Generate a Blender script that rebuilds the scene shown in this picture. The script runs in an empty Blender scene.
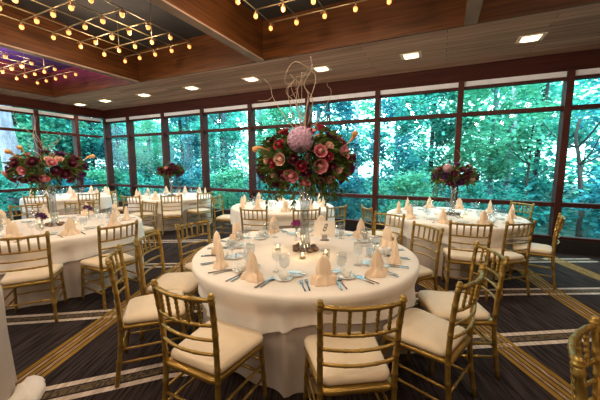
import bpy, math, random
from mathutils import Vector, Matrix
PI = math.pi
sc = bpy.context.scene
COL = sc.collection

# ------------------------------------------------------------------ helpers
class MB:
    """collects verts / faces, then links them as ONE mesh object"""
    def __init__(s):
        s.v = []; s.f = []; s.mi = []; s.cur = 0
    def add(s, vs, fs):
        b = len(s.v); s.v += [tuple(p) for p in vs]
        for f in fs:
            s.f.append([i + b for i in f]); s.mi.append(s.cur)
    def box(s, x0, x1, y0, y1, z0, z1):
        vs = [(x, y, z) for z in (z0, z1) for y in (y0, y1) for x in (x0, x1)]
        s.add(vs, [(0, 2, 3, 1), (4, 5, 7, 6), (0, 1, 5, 4), (2, 6, 7, 3), (0, 4, 6, 2), (1, 3, 7, 5)])
    def bevbox(s, x0, x1, y0, y1, z0, z1, b=.01):
        # box with chamfered vertical and horizontal edges (rings of an inset section)
        def ring(i, z):
            return [(x0+i+0, y0+b*.0+i+b, z), (x0+i+b, y0+i, z), (x1-i-b, y0+i, z), (x1-i, y0+i+b, z),
                    (x1-i, y1-i-b, z), (x1-i-b, y1-i, z), (x0+i+b, y1-i, z), (x0+i, y1-i-b, z)]
        rs = ring(b*.7, z0) + ring(0, z0+b) + ring(0, z1-b) + ring(b*.7, z1)
        fs = [tuple(range(7, -1, -1)), tuple(range(24, 32))]
        for k in range(3):
            for i in range(8):
                j = (i+1) % 8
                fs.append((k*8+i, k*8+j, (k+1)*8+j, (k+1)*8+i))
        s.add(rs, fs)
    def lathe(s, prof, n=16, c=(0, 0, 0), sx=1, sy=1, cap=True):
        vs = []; fs = []
        for r, z in prof:
            for i in range(n):
                a = 2*PI*i/n
                vs.append((c[0]+r*sx*math.cos(a), c[1]+r*sy*math.sin(a), c[2]+z))
        m = len(prof)
        for k in range(m-1):
            for i in range(n):
                j = (i+1) % n
                fs.append((k*n+i, k*n+j, (k+1)*n+j, (k+1)*n+i))
        if cap:
            fs.append(tuple(range(n-1, -1, -1))); fs.append(tuple(range((m-1)*n, m*n)))
        s.add(vs, fs)
    def tube(s, pts, rad, n=8, cap=True):
        pts = [Vector(p) for p in pts]
        if not hasattr(rad, '__len__'): rad = [rad]*len(pts)
        vs = []; fs = []; ref = None
        for k, p in enumerate(pts):
            t = (pts[min(k+1, len(pts)-1)] - pts[max(k-1, 0)])
            if t.length < 1e-9: t = Vector((0, 0, 1))
            t.normalize()
            if ref is None:
                ref = Vector((1, 0, 0)) if abs(t.x) < .8 else Vector((0, 1, 0))
            u = (ref - t*ref.dot(t))
            if u.length < 1e-6: u = t.orthogonal()
            u.normalize(); w = t.cross(u); ref = u
            for i in range(n):
                a = 2*PI*i/n
                vs.append(p + (u*math.cos(a) + w*math.sin(a))*rad[k])
        for k in range(len(pts)-1):
            for i in range(n):
                j = (i+1) % n
                fs.append((k*n+i, k*n+j, (k+1)*n+j, (k+1)*n+i))
        if cap:
            fs.append(tuple(range(n-1, -1, -1))); fs.append(tuple(range((len(pts)-1)*n, len(pts)*n)))
        s.add(vs, fs)
    def blob(s, c, r, n=8, m=6, sq=(1, 1, 1)):
        prof = [(max(.001, math.sin(PI*k/m))*r, -math.cos(PI*k/m)*r*sq[2]) for k in range(m+1)]
        s.lathe(prof, n, c, sq[0], sq[1])
    def mesh(s, name, mats, smooth=True):
        me = bpy.data.meshes.new(name)
        me.from_pydata(s.v, [], s.f)
        if not isinstance(mats, (list, tuple)): mats = [mats]
        for m in mats: me.materials.append(m)
        me.polygons.foreach_set('material_index', s.mi)
        if smooth: me.polygons.foreach_set('use_smooth', [True]*len(me.polygons))
        me.update()
        return me

def link(name, me, parent=None, loc=None):
    o = bpy.data.objects.new(name, me); COL.objects.link(o)
    if parent is not None: o.parent = parent
    if loc is not None: o.location = loc
    return o
def tag(o, label, cat, group=None, kind=None):
    if label: o['label'] = label
    if cat: o['category'] = cat
    if group: o['group'] = group
    if kind: o['kind'] = kind
    return o
def empty(name, loc=(0, 0, 0), rz=0):
    o = bpy.data.objects.new(name, None); COL.objects.link(o)
    o.empty_display_size = .1
    o.location = loc; o.rotation_euler = (0, 0, rz); return o
def copy_tree(o, parent=None):
    c = o.copy(); COL.objects.link(c)
    if parent is not None: c.parent = parent
    for ch in [x for x in o.children]: copy_tree(ch, c)
    return c
def struct(o, label=None, cat=None):
    o['kind'] = 'structure'
    if label: o['label'] = label
    if cat: o['category'] = cat
    return o

# ------------------------------------------------------------------ materials
def newmat(name):
    m = bpy.data.materials.new(name); m.use_nodes = True
    nt = m.node_tree; b = nt.nodes['Principled BSDF']
    return m, nt, b
def simple(name, col, rough=.5, metal=0, spec=None, var=0, scale=20, bump=0, stretch=None, coord='Object'):
    m, nt, b = newmat(name)
    b.inputs['Base Color'].default_value = (*col, 1)
    b.inputs['Roughness'].default_value = rough
    b.inputs['Metallic'].default_value = metal
    if spec is not None: b.inputs['Specular IOR Level'].default_value = spec
    if var or bump:
        if coord == 'World':
            tc = nt.nodes.new('ShaderNodeNewGeometry'); out = tc.outputs['Position']
        else:
            tc = nt.nodes.new('ShaderNodeTexCoord'); out = tc.outputs['Object']
        mp = nt.nodes.new('ShaderNodeMapping'); nt.links.new(out, mp.inputs['Vector'])
        if stretch: mp.inputs['Scale'].default_value = stretch
        nz = nt.nodes.new('ShaderNodeTexNoise'); nz.inputs['Scale'].default_value = scale
        nz.inputs['Detail'].default_value = 4
        nt.links.new(mp.outputs[0], nz.inputs['Vector'])
        if var:
            rp = nt.nodes.new('ShaderNodeValToRGB')
            rp.color_ramp.elements[0].position = .3; rp.color_ramp.elements[1].position = .72
            rp.color_ramp.elements[0].color = (*[c*(1-var) for c in col], 1)
            rp.color_ramp.elements[1].color = (*[min(1, c*(1+var)) for c in col], 1)
            nt.links.new(nz.outputs['Fac'], rp.inputs['Fac'])
            nt.links.new(rp.outputs['Color'], b.inputs['Base Color'])
        if bump:
            bp = nt.nodes.new('ShaderNodeBump'); bp.inputs['Strength'].default_value = bump
            bp.inputs['Distance'].default_value = .01
            nt.links.new(nz.outputs['Fac'], bp.inputs['Height'])
            nt.links.new(bp.outputs[0], b.inputs['Normal'])
    return m
def glassmat(name, tint=(.96, .98, .98), ior=.6, extra=.04, rough=.02):
    m = bpy.data.materials.new(name); m.use_nodes = True; nt = m.node_tree
    for n in list(nt.nodes): nt.nodes.remove(n)
    o = nt.nodes.new('ShaderNodeOutputMaterial'); mix = nt.nodes.new('ShaderNodeMixShader')
    t = nt.nodes.new('ShaderNodeBsdfTransparent'); g = nt.nodes.new('ShaderNodeBsdfGlossy')
    fr = nt.nodes.new('ShaderNodeLayerWeight'); fr.inputs['Blend'].default_value = .5
    pw = nt.nodes.new('ShaderNodeMath'); pw.operation = 'POWER'; pw.inputs[1].default_value = 4
    ml = nt.nodes.new('ShaderNodeMath'); ml.operation = 'MULTIPLY'; ml.inputs[1].default_value = ior
    ad = nt.nodes.new('ShaderNodeMath')
    t.inputs[0].default_value = (*tint, 1); g.inputs['Roughness'].default_value = rough
    ad.operation = 'ADD'; ad.use_clamp = True
    ad.inputs[1].default_value = extra
    nt.links.new(fr.outputs['Facing'], pw.inputs[0]); nt.links.new(pw.outputs[0], ml.inputs[0])
    nt.links.new(ml.outputs[0], ad.inputs[0]); nt.links.new(ad.outputs[0], mix.inputs[0])
    nt.links.new(t.outputs[0], mix.inputs[1]); nt.links.new(g.outputs[0], mix.inputs[2])
    nt.links.new(mix.outputs[0], o.inputs['Surface'])
    return m
def emit(name, col, strength, mis=False):
    m, nt, b = newmat(name)
    b.inputs['Base Color'].default_value = (*col, 1)
    b.inputs['Emission Color'].default_value = (*col, 1)
    b.inputs['Emission Strength'].default_value = strength
    if not mis: m.cycles.emission_sampling = 'NONE'
    return m
def leafmat(name, c0, c1, trans=.35):
    m = bpy.data.materials.new(name); m.use_nodes = True; nt = m.node_tree
    for n in list(nt.nodes): nt.nodes.remove(n)
    o = nt.nodes.new('ShaderNodeOutputMaterial'); mix = nt.nodes.new('ShaderNodeMixShader')
    d = nt.nodes.new('ShaderNodeBsdfDiffuse'); t = nt.nodes.new('ShaderNodeBsdfTranslucent')
    ge = nt.nodes.new('ShaderNodeNewGeometry'); oi = nt.nodes.new('ShaderNodeObjectInfo')
    rp = nt.nodes.new('ShaderNodeValToRGB')
    rp.color_ramp.elements[0].color = (*c0, 1); rp.color_ramp.elements[1].color = (*c1, 1)
    a = nt.nodes.new('ShaderNodeMath'); a.operation = 'MULTIPLY_ADD'; a.use_clamp = True
    a.inputs[1].default_value = .65
    sb = nt.nodes.new('ShaderNodeMath'); sb.operation = 'MULTIPLY'; sb.inputs[1].default_value = .4
    nt.links.new(oi.outputs['Random'], sb.inputs[0]); nt.links.new(sb.outputs[0], a.inputs[2])
    nt.links.new(ge.outputs['Random Per Island'], a.inputs[0])
    nt.links.new(a.outputs[0], rp.inputs['Fac'])
    nt.links.new(rp.outputs[0], d.inputs[0]); nt.links.new(rp.outputs[0], t.inputs[0])
    mix.inputs[0].default_value = trans
    nt.links.new(d.outputs[0], mix.inputs[1]); nt.links.new(t.outputs[0], mix.inputs[2])
    nt.links.new(mix.outputs[0], o.inputs['Surface'])
    return m

M = {}
M['gold'] = simple('gold_paint', (.38, .235, .055), .32, .7, var=.25, scale=9)
M['ivory'] = simple('ivory_vinyl', (.76, .62, .45), .5, var=.04, scale=12)
M['cloth'] = simple('taupe_tablecloth', (.55, .46, .40), .85, spec=.15, var=.04, scale=6)
M['overlay'] = simple('ivory_overlay', (.86, .79, .725), .8, spec=.2, var=.04, scale=5, bump=.35)
M['napkin'] = simple('peach_napkin', (.9, .71, .53), .85, spec=.15, var=.06, scale=14)
M['china'] = simple('white_china', (.82, .81, .78), .15)
M['steel'] = simple('polished_steel', (.36, .355, .36), .2, 1)
M['glass'] = glassmat('clear_glass', (.965, .975, .98), .55, .07)
M['pane'] = glassmat('window_glass', (.95, .985, .98), .35, .012, .0)
M['crystal'] = glassmat('thick_glass', (.94, .955, .965), .8, .22, .1)
M['card'] = simple('white_card', (.93, .9, .86), .6)
M['ink'] = simple('dark_ink', (.02, .018, .018), .6)
M['wood'] = simple('brown_wood_beam', (.085, .027, .006), .5, spec=.25, var=.5, scale=1.0, stretch=(1.2, 1.2, 26), coord='World')
M['beamface'] = simple('pale_beam_face', (.30, .19, .135), .6, spec=.15, var=.2, scale=2, coord='World')
M['header'] = simple('dark_red_wood', (.04, .009, .006), .6, spec=.12, var=.35, scale=1.2, stretch=(1, 1, 14), coord='World')
M['mull'] = simple('red_brown_frame', (.05, .012, .009), .6, spec=.2, var=.25, scale=4, coord='World')
M['black'] = simple('black_sill', (.012, .011, .012), .5)
M['blind'] = simple('pale_blind', (.62, .64, .72), .6)
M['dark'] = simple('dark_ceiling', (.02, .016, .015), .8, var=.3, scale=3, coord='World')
M['wallpaint'] = simple('warm_wall', (.3, .2, .13), .7, var=.15, scale=2, coord='World')
M['rod'] = simple('brass_rod', (.25, .18, .09), .35, .7)
M['bulb'] = emit('warm_bulb', (1.0, .37, .10), 1.0)
M['bulbcap'] = simple('bronze_cap', (.24, .12, .05), .35, .7)
M['lens'] = emit('downlight_lens', (1.0, .8, .48), 2.2)
M['flame'] = emit('candle_flame', (1.0, .7, .35), 6.0)
M['wax'] = simple('cream_wax', (.85, .72, .5), .5)
M['twig'] = simple('pale_willow', (.5, .36, .26), .6, var=.3, scale=30)
M['petal_red'] = simple('crimson_petal', (.36, .012, .04), .55, var=.3, scale=30)
M['petal_burg'] = simple('burgundy_petal', (.10, .006, .022), .55, var=.35, scale=30)
M['petal_pink'] = simple('pink_petal', (.75, .27, .32), .6, var=.2, scale=30)
M['petal_blush'] = simple('blush_petal', (.8, .5, .4), .6, var=.2, scale=30)
M['petal_lav'] = simple('lavender_petal', (.66, .42, .58), .65, var=.25, scale=40)
M['petal_purple'] = simple('purple_petal', (.075, .014, .085), .6, var=.35, scale=30)
M['petal_orange'] = simple('orange_petal', (.78, .4, .14), .55, var=.25, scale=20)
M['green'] = leafmat('bouquet_leaf', (.03, .06, .015), (.19, .24, .07), .25)
M['pebble'] = simple('mossy_stone', (.13, .085, .06), .7, var=.6, scale=40, bump=.5)
M['bark'] = simple('dark_bark', (.045, .035, .032), .9, var=.5, scale=3, stretch=(6, 6, 1), bump=.6)
M['palebark'] = simple('pale_lilac_bark', (.42, .36, .46), .9, var=.35, scale=3, stretch=(4, 4, 1), bump=.4)
M['bluebark'] = simple('grey_blue_bark', (.13, .2, .25), .9, var=.35, scale=3, stretch=(5, 5, 1), bump=.4)
M['leafA'] = leafmat('teal_leaf', (.03, .24, .20), (.17, .66, .56))
M['leafB'] = leafmat('green_leaf', (.04, .28, .17), (.26, .70, .48))
M['leafC'] = leafmat('deep_leaf', (.015, .13, .17), (.09, .45, .52))
M['leafD'] = leafmat('shade_darkened_leaf', (.008, .07, .07), (.05, .27, .26))  # undergrowth shade put into the leaf colour, since nothing blocks the sky there
M['soil'] = simple('forest_floor', (.03, .1, .085), .95, var=.6, scale=2, coord='World')

def plank_mat():
    m, nt, b = newmat('soffit_planks')
    g = nt.nodes.new('ShaderNodeNewGeometry'); mp = nt.nodes.new('ShaderNodeMapping')
    nt.links.new(g.outputs['Position'], mp.inputs['Vector'])
    br = nt.nodes.new('ShaderNodeTexBrick')
    br.inputs['Scale'].default_value = 1; br.inputs['Brick Width'].default_value = 2.6
    br.inputs['Row Height'].default_value = .135; br.inputs['Mortar Size'].default_value = .004
    br.inputs['Color1'].default_value = (.56, .31, .215, 1); br.inputs['Color2'].default_value = (.37, .195, .13, 1)
    br.inputs['Mortar'].default_value = (.08, .055, .04, 1)
    nt.links.new(mp.outputs[0], br.inputs['Vector'])
    mp2 = nt.nodes.new('ShaderNodeMapping'); mp2.inputs['Scale'].default_value = (.8, 14, 1)
    nt.links.new(g.outputs['Position'], mp2.inputs['Vector'])
    nz = nt.nodes.new('ShaderNodeTexNoise'); nz.inputs['Scale'].default_value = 1.5; nz.inputs['Detail'].default_value = 5
    nt.links.new(mp2.outputs[0], nz.inputs['Vector'])
    mx = nt.nodes.new('ShaderNodeMix'); mx.data_type = 'RGBA'; mx.blend_type = 'OVERLAY'
    mx.inputs['Factor'].default_value = .6
    nt.links.new(br.outputs['Color'], mx.inputs['A']); nt.links.new(nz.outputs['Fac'], mx.inputs['B'])
    nt.links.new(mx.outputs['Result'], b.inputs['Base Color'])
    b.inputs['Roughness'].default_value = .65; b.inputs['Specular IOR Level'].default_value = .15
    return m
M['soffit'] = plank_mat()

def carpet_mat(name, c0, c1, ang, sx, sy, scale):
    m, nt, b = newmat(name)
    g = nt.nodes.new('ShaderNodeNewGeometry')
    rt = nt.nodes.new('ShaderNodeVectorRotate'); rt.rotation_type = 'Z_AXIS'; rt.inputs['Angle'].default_value = -ang
    nt.links.new(g.outputs['Position'], rt.inputs['Vector'])
    mp = nt.nodes.new('ShaderNodeMapping'); nt.links.new(rt.outputs[0], mp.inputs['Vector'])
    mp.inputs['Scale'].default_value = (sx, sy, 1)
    nz = nt.nodes.new('ShaderNodeTexNoise'); nz.inputs['Scale'].default_value = scale; nz.inputs['Detail'].default_value = 3
    nt.links.new(mp.outputs[0], nz.inputs['Vector'])
    rp = nt.nodes.new('ShaderNodeValToRGB')
    rp.color_ramp.elements[0].position = .36; rp.color_ramp.elements[1].position = .66
    rp.color_ramp.elements[0].color = (*c0, 1); rp.color_ramp.elements[1].color = (*c1, 1)
    nt.links.new(nz.outputs['Fac'], rp.inputs['Fac']); nt.links.new(rp.outputs[0], b.inputs['Base Color'])
    b.inputs['Roughness'].default_value = .95; b.inputs['Specular IOR Level'].default_value = .1
    return m
GA = math.radians(114)
M['carpet'] = carpet_mat('dark_plum_carpet', (.012, .0075, .007), (.06, .042, .04), GA, 1.2, 22, 2.2)
M['cstripe'] = carpet_mat('cream_carpet_line', (.46, .36, .29), (.72, .59, .5), GA, 2, 20, 2)
M['cgold'] = carpet_mat('gold_carpet_line', (.20, .105, .014), (.36, .20, .035), GA, 1, 20, 2)
M['cmix'] = carpet_mat('crosshatch_carpet_line', (.03, .022, .018), (.20, .14, .085), GA, 8, 20, 3)
M['ctan'] = carpet_mat('tan_carpet_line', (.22, .12, .05), (.45, .30, .18), GA, 3, 20, 3)

# ------------------------------------------------------------------ camera
H = 1.6; F_PX = 296.0; YAW = math.radians(25.2); PITCH = math.radians(6.7)
cam = bpy.data.cameras.new('camera'); camo = bpy.data.objects.new('camera', cam); COL.objects.link(camo)
cam.sensor_width = 36; cam.sensor_fit = 'HORIZONTAL'; cam.lens = 36*F_PX/600
cam.clip_start = .05; cam.clip_end = 300
camo.location = (0, 0, H); camo.rotation_euler = (PI/2 - PITCH, 0, YAW)
sc.camera = camo

# ------------------------------------------------------------------ setting
D = 6.89; XL = -11.05; XR = 4.6; YF = -4.5; ZS = 3.55; ZC = 4.25
mb = MB()
mb.box(XL, XR, YF, D, -.12, 0)
def strip(pts, off, w, mat, z):
    """a line of carpet pattern along a polyline, shifted sideways by off"""
    mb.cur = mat
    P = [Vector((x, y, 0)) for x, y in pts]
    vs = []
    for k, p in enumerate(P):
        t = (P[min(k+1, len(P)-1)] - P[max(k-1, 0)]).normalized(); n = Vector((-t.y, t.x, 0))
        a = p + n*(off-w/2); b = p + n*(off+w/2)
        vs += [(a.x, a.y, z), (b.x, b.y, z)]
    mb.add(vs, [(2*k, 2*k+2, 2*k+3, 2*k+1) for k in range(len(P)-1)])
    mb.cur = 0
whites = [[(-3.3, .25), (-2.576, .92), (-2.17, 1.33), (-1.944, 1.564), (-.9, 2.3), (.334, 3.057), (1.479, 3.736), (3.6, 4.93)],
          [(-6.5, -.2), (-3.775, 1.575), (-3.18, 1.979), (-1.2, 3.26), (.807, 4.459), (1.965, 5.039), (4.3, 6.2)],
          [(-9.5, .2), (-6.2, 2.1), (-3.2, 3.75), (-.9, 5.0), (2.4, 6.6)],
          [(-9.5, 2.0), (-5.8, 4.1), (-3.0, 5.6), (-1.0, 6.6)]]
for w in whites:
    strip(w, -.012, .05, 1, .0012); strip(w, -.085, .07, 3, .001); strip(w, -.165, .05, 1, .0012)
golds = [[(-2.35, .35), (-2.72, .93), (-3.11, 1.93), (-3.55, 3.0), (-4.1, 4.4)],
         [(1.25, 1.95), (.9, 2.5), (.41, 3.3), (0, 4.1), (-.6, 5.4)],
         [(1.72, 3.4), (1.53, 4.1), (1.34, 4.78), (1.2, 5.6)],
         [(2.6, 4.6), (2.1, 5.6), (1.75, 6.6)],
         [(-6.9, 1.2), (-7.7, 3.2), (-8.3, 4.8)]]
for g in golds:
    for off, wd, mt in ((-.095, .04, 2), (-.048, .032, 4), (0, .034, 2), (.042, .028, 4), (.088, .04, 2)):
        strip(g, off, wd, mt, .0022 if mt == 2 else .002)
fl = link('floor', mb.mesh('floor', [M['carpet'], M['cstripe'], M['cgold'], M['cmix'], M['ctan']], False))
struct(fl)

# soffit around the windows + dark coffer ceiling
YS = 4.97; XS = -10.2
mb = MB(); mb.box(XL-.3, XR+.2, YS+.04, D+.25, ZS, ZS+.06); mb.box(XL-.3, XS-.04, YF, YS+.04, ZS, ZS+.06)
struct(link('ceiling', mb.mesh('ceiling', M['soffit'], False)))
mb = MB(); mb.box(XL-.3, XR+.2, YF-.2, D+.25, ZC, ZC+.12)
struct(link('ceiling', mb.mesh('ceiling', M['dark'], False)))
# coffer edge boards and beams
mb = MB(); mb.box(XS, XR, YS, YS+.04, ZS, ZC); struct(link('trim_1', mb.mesh('trim_1', M['wood'], False)))
mb = MB(); mb.box(XS-.04, XS, YF, YS+.04, ZS, ZC); struct(link('trim_2', mb.mesh('trim_2', M['wood'], False)))
for k, bx in enumerate((-6.61, -3.17, .285, 3.74)):
    b = MB(); b.box(bx-.072, bx+.072, YF, YS, ZS+.02, ZC); b.cur = 1; b.box(bx-.08, bx+.08, YF, YS, ZS-.005, ZS+.02)
    struct(link('trim_%d' % (k+3), b.mesh('beam', [M['wood'], M['beamface']], False)))
# header boards above the windows, dark kick boards under them
mb = MB(); mb.box(XL-.1, XR, D, D+.2, 3.24, ZS); struct(link('trim_7', mb.mesh('header', M['header'], False)))
mb = MB(); mb.box(XL-.2, XL, YF, D, 3.28, ZS); struct(link('trim_8', mb.mesh('header', M['header'], False)))
mb = MB(); mb.box(XL, XR, D-.03, D+.2, 0, .245); struct(link('baseboard_back', mb.mesh('baseboard', M['black'], False)))
mb = MB(); mb.box(XL-.2, XL+.03, YF, D-.03, 0, .245); struct(link('baseboard_left', mb.mesh('baseboard', M['black'], False)))
mb = MB(); mb.box(XR, XR+.15, YF, D+.2, 0, ZC); struct(link('wall_right', mb.mesh('wall', M['wallpaint'], False)))
mb = MB(); mb.box(XL-.2, XR+.15, YF-.15, YF, 0, ZC); struct(link('wall_front', mb.mesh('wall', M['wallpaint'], False)))

# windows: frame + blind + three panes each
ZB, ZL, ZU, ZT = .29, .88, 2.61, 3.24
def window(idx, a0, a1, back=True, post0=True, post1=False):
    root = empty('window_%d' % idx, (0, 0, 0)); struct(root)
    def B(m, a, b, d0, d1, z0, z1):
        if back: m.box(a, b, D+d0, D+d1, z0, z1)
        else: m.box(XL-d1, XL-d0, a, b, z0, z1)
    f = MB()
    if post0: B(f, a0-.05, a0+.05, -.06, .16, .245, ZT)
    if post1: B(f, a1-.05, a1+.05, -.06, .16, .245, ZT)
    i0, i1 = a0+.05, a1-.05
    for z, h, d in ((ZL, .04, -.03), (ZU, .036, -.02), (.268, .023, -.02)):
        B(f, i0, i1, d, .12, z-h, z+h)
    B(f, i0, i1, 0, .12, 3.095, 3.14)
    link('frame', f.mesh('frame', M['mull'], False), root)
    b = MB(); B(b, i0, i1, .0, .09, 3.145, ZT-.002)
    link('blind', b.mesh('blind', M['blind'], False), root)
    for z0, z1 in ((.291, ZL-.04), (ZL+.04, ZU-.036), (ZU+.036, 3.095)):
        p = MB(); B(p, i0, i1, .05, .058, z0, z1)
        link('pane', p.mesh('pane', M['pane'], False), root)
mx = [-11.0, -9.74, -8.06, -6.42, -4.73, -3.03, -1.33, .30, 1.98, 3.66]
for k in range(len(mx)-1): window(k+1, mx[k], mx[k+1], True, True, k == len(mx)-2)
my = [6.83, 5.95, 4.87, 3.7, 2.5, 1.3, .1, -1.1, -2.3, -3.5]
for k in range(len(my)-1): window(11+k, my[k+1], my[k], False, True, False)
mb = MB(); mb.box(3.66+.05, XR, D-.02, D+.2, .245, 3.24); struct(link('wall_back', mb.mesh('wall', M['header'], False)))
mb = MB(); mb.box(XL-.2, XL, YF, -3.55, .245, 3.28); struct(link('wall_left', mb.mesh('wall', M['header'], False)))
# outside ground
mb = MB(); mb.box(-45, 25, D+.25, 45, -.8, -.5); mb.box(-45, XL-.3, -20, D+.25, -.8, -.5)
struct(link('ground', mb.mesh('ground', M['soil'], False)))

# ------------------------------------------------------------------ downlights in the soffit
def lamp(kind, name, loc, energy, col, size=.1, rot=None, spot=None):
    l = bpy.data.lights.new(name, kind); l.energy = energy; l.color = col
    if kind == 'AREA': l.shape = 'SQUARE'; l.size = size
    elif kind == 'SUN': l.angle = size
    else: l.shadow_soft_size = size
    if kind == 'SPOT': l.spot_size = spot or 2; l.spot_blend = .8
    o = bpy.data.objects.new(name, l); COL.objects.link(o); o.location = loc
    if rot: o.rotation_euler = rot
    return o
WARM = (1.0, .79, .56)
dn = ['rightmost', 'second from right', 'third from right', 'fourth from right', 'fifth from right', 'sixth from right', 'seventh from right', 'leftmost, by the corner']
tr = MB(); tr.box(-.175, .175, -.145, -.12, -.012, 0); tr.box(-.175, .175, .12, .145, -.012, 0)
tr.box(-.175, -.15, -.12, .12, -.012, 0); tr.box(.15, .175, -.12, .12, -.012, 0)
trm = tr.mesh('trim_ring', simple('white_trim', (.6, .5, .4), .5), False)
ln = MB(); ln.lathe([(.17, -.004), (.16, -.018), (.11, -.034), (.02, -.04)], 4, cap=True)
for i, v in enumerate(ln.v):
    x, y, z = v; ln.v[i] = ((x-y)*.707*1.02, (x+y)*.707*.8, z)
lnm = ln.mesh('lens', M['lens'], False)
for k, x in enumerate((1.166, -.57, -2.28, -3.99, -5.8, -7.57, -9.3, -10.6)):
    r = empty('recessed_downlight', (x, 5.88, ZS-.0005))
    tag(r, 'square recessed downlight glowing in the plank soffit, %s of the row' % dn[k], 'downlight', 'square downlights in the soffit')
    link('rim', trm, r); link('lens', lnm, r)
    lamp('SPOT', 'downlight_lamp', (x, 5.88, ZS-.08), 55, WARM, .12, (0, 0, 0), 2.3)

# ------------------------------------------------------------------ bulb grids in the coffers
ZG = 3.72
def grid_light(x0, x1, y1, rows, label):
    root = empty('grid_chandelier', ((x0+x1)/2, y1, ZC)); tag(root, label, 'chandelier', 'bulb grids in the ceiling coffers')
    ox, oy, oz = root.location
    nx = 5; dx = (x1-x0)/(nx-1); dy = .402
    y0 = y1 - dy*(rows-1)
    for i in range(nx):
        m = MB(); m.tube([(x0+i*dx-ox, y0-oy, ZG-oz), (x0+i*dx-ox, 0, ZG-oz)], .008, 6)
        link('rod', m.mesh('rod', M['rod']), root)
    for j in range(rows):
        m = MB(); m.tube([(x0-ox, -j*dy, ZG-oz), (x1-ox, -j*dy, ZG-oz)], .0085, 6)
        link('cross_rod', m.mesh('cross_rod', M['rod']), root)
    for i in (1, 3):
        for j in (1, rows-2):
            m = MB(); m.tube([(x0+i*dx-ox, -j*dy, ZG-oz), (x0+i*dx-ox, -j*dy, 0)], .007, 6)
            link('hanger', m.mesh('hanger', M['rod']), root)
    for i in range(nx):
        for j in range(rows):
            s = link('socket', sockm, root, (x0+i*dx-ox, -j*dy, ZG-oz)); s.rotation_euler = (0, 0, (i*1.7+j*2.3))
            link('bulb', bulbm, s, (.0, 0, 0))
sk = MB(); sk.tube([(0, 0, .0), (.0, 0, -.045)], .012, 8); sk.lathe([(.012, -.04), (.03, -.048), (.036, -.062), (.02, -.062)], 10)
sk.tube([(.0, 0, -.02), (.05, .0, -.035), (.055, 0, -.05)], .006, 6)
sockm = sk.mesh('socket', M['bulbcap'])
bl = MB(); bl.blob((0, 0, -.085), .03, 10, 8, (1, 1, 1.1)); bulbm = bl.mesh('bulb', M['bulb'])
grid_light(-9.18, -7.55, 4.15, 7, 'bulb grid in the purple-lit coffer at the far left')
grid_light(-5.73, -4.03, 4.07, 7, 'bulb grid in the middle coffer, largest and fully seen')
grid_light(-2.40, -.68, 4.07, 6, 'bulb grid cut by the top edge above the tall bouquet')
for gx in (-8.36, -4.88, -1.54, 1.95):
    for gy in (3.4, 1.9, -.4, -2.6):
        for sx in (-.5, .5):
            if gx > 0 and gy > 3: continue
            lamp('POINT', 'bulb_lamp', (gx+sx, gy, ZG-.2), 30, WARM, .09)
lamp('AREA', 'purple_uplight', (-9.3, 2.2, 3.72), 900, (.36, .06, 1.0), .5, (PI, 0, 0))
lamp('AREA', 'purple_uplight', (-7.3, 4.3, 3.75), 45, (.8, .1, .45), .3, (PI, 0, 0))

# ------------------------------------------------------------------ chiavari chair
def ringed(path, r, zs_ring, grow=1.3, nseg=22):
    """tube along a polyline with bamboo rings; zs_ring are fractions along the length"""
    P = [Vector(p) for p in path]
    L = [0]
    for a, b in zip(P, P[1:]): L.append(L[-1] + (b-a).length)
    tot = L[-1]
    ts = set([0, 1] + [l/tot for l in L])
    for q in zs_ring:
        for d in (-.011, -.007, .007, .011): ts.add(min(1, max(0, q + d/ tot*1.0)))
    ts = sorted(ts); pts = []; rad = []
    for t in ts:
        s = t*tot; k = 0
        while k < len(L)-2 and s > L[k+1]: k += 1
        u = (s-L[k])/max(1e-9, L[k+1]-L[k]); pts.append(P[k].lerp(P[k+1], u))
        near = min([abs(t-q)*tot for q in zs_ring] + [9])
        rad.append(r*grow if near < .0085 else r)
    return pts, rad
def smooth_path(P, n=6):
    P = [Vector(p) for p in P]; out = []
    for k in range(len(P)-1):
        p0 = P[max(k-1, 0)]; p1 = P[k]; p2 = P[k+1]; p3 = P[min(k+2, len(P)-1)]
        for i in range(n):
            t = i/n
            out.append(.5*((2*p1) + (p2-p0)*t + (2*p0-5*p1+4*p2-p3)*t*t + (3*p1-p0-3*p2+p3)*t**3))
    out.append(P[-1]); return out
cm = {}
W = 1.035   # width factor of the frame
for sgn, nm in ((-1, 'L'), (1, 'R')):
    m = MB()
    path = smooth_path([(sgn*.205*W, -.245, 0), (sgn*.192*W, -.212, .25), (sgn*.19*W, -.2, .43), (sgn*.193*W, -.21, .68), (sgn*.2*W, -.238, .905)], 4)
    p, r = ringed(path, .0155, [.07, .2, .33, .46, .54, .66, .76, .86, .965], 1.13)
    m.tube(p, r, 10)
    m.lathe([(.0155, -.012), (.02, -.006), (.02, .002), (.013, .008), (.016, .014), (.01, .021), (.002, .023)], 10, (sgn*.2*W, -.239, .905))
    cm['post'+nm] = m.mesh('back_post', M['gold'])
    m = MB()
    p, r = ringed([(sgn*.205*W, .228, 0), (sgn*.19*W, .205, .425)], .0145, [.1, .38, .62, .88], 1.14)
    m.tube(p, r, 10); cm['leg'+nm] = m.mesh('leg', M['gold'])
    for k, z in enumerate((.16, .26)):
        m = MB(); yb = -.225; xb = sgn*W*(.198-.03*z); xf = sgn*W*(.205-.035*z); yf = .228-.054*z
        p, r = ringed([(xb, yb, z), (xf, yf, z)], .0085, [.3, .7], 1.3); m.tube(p, r, 8)
        cm['side%s%d' % (nm, k)] = m.mesh('stretcher', M['gold'])
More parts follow.
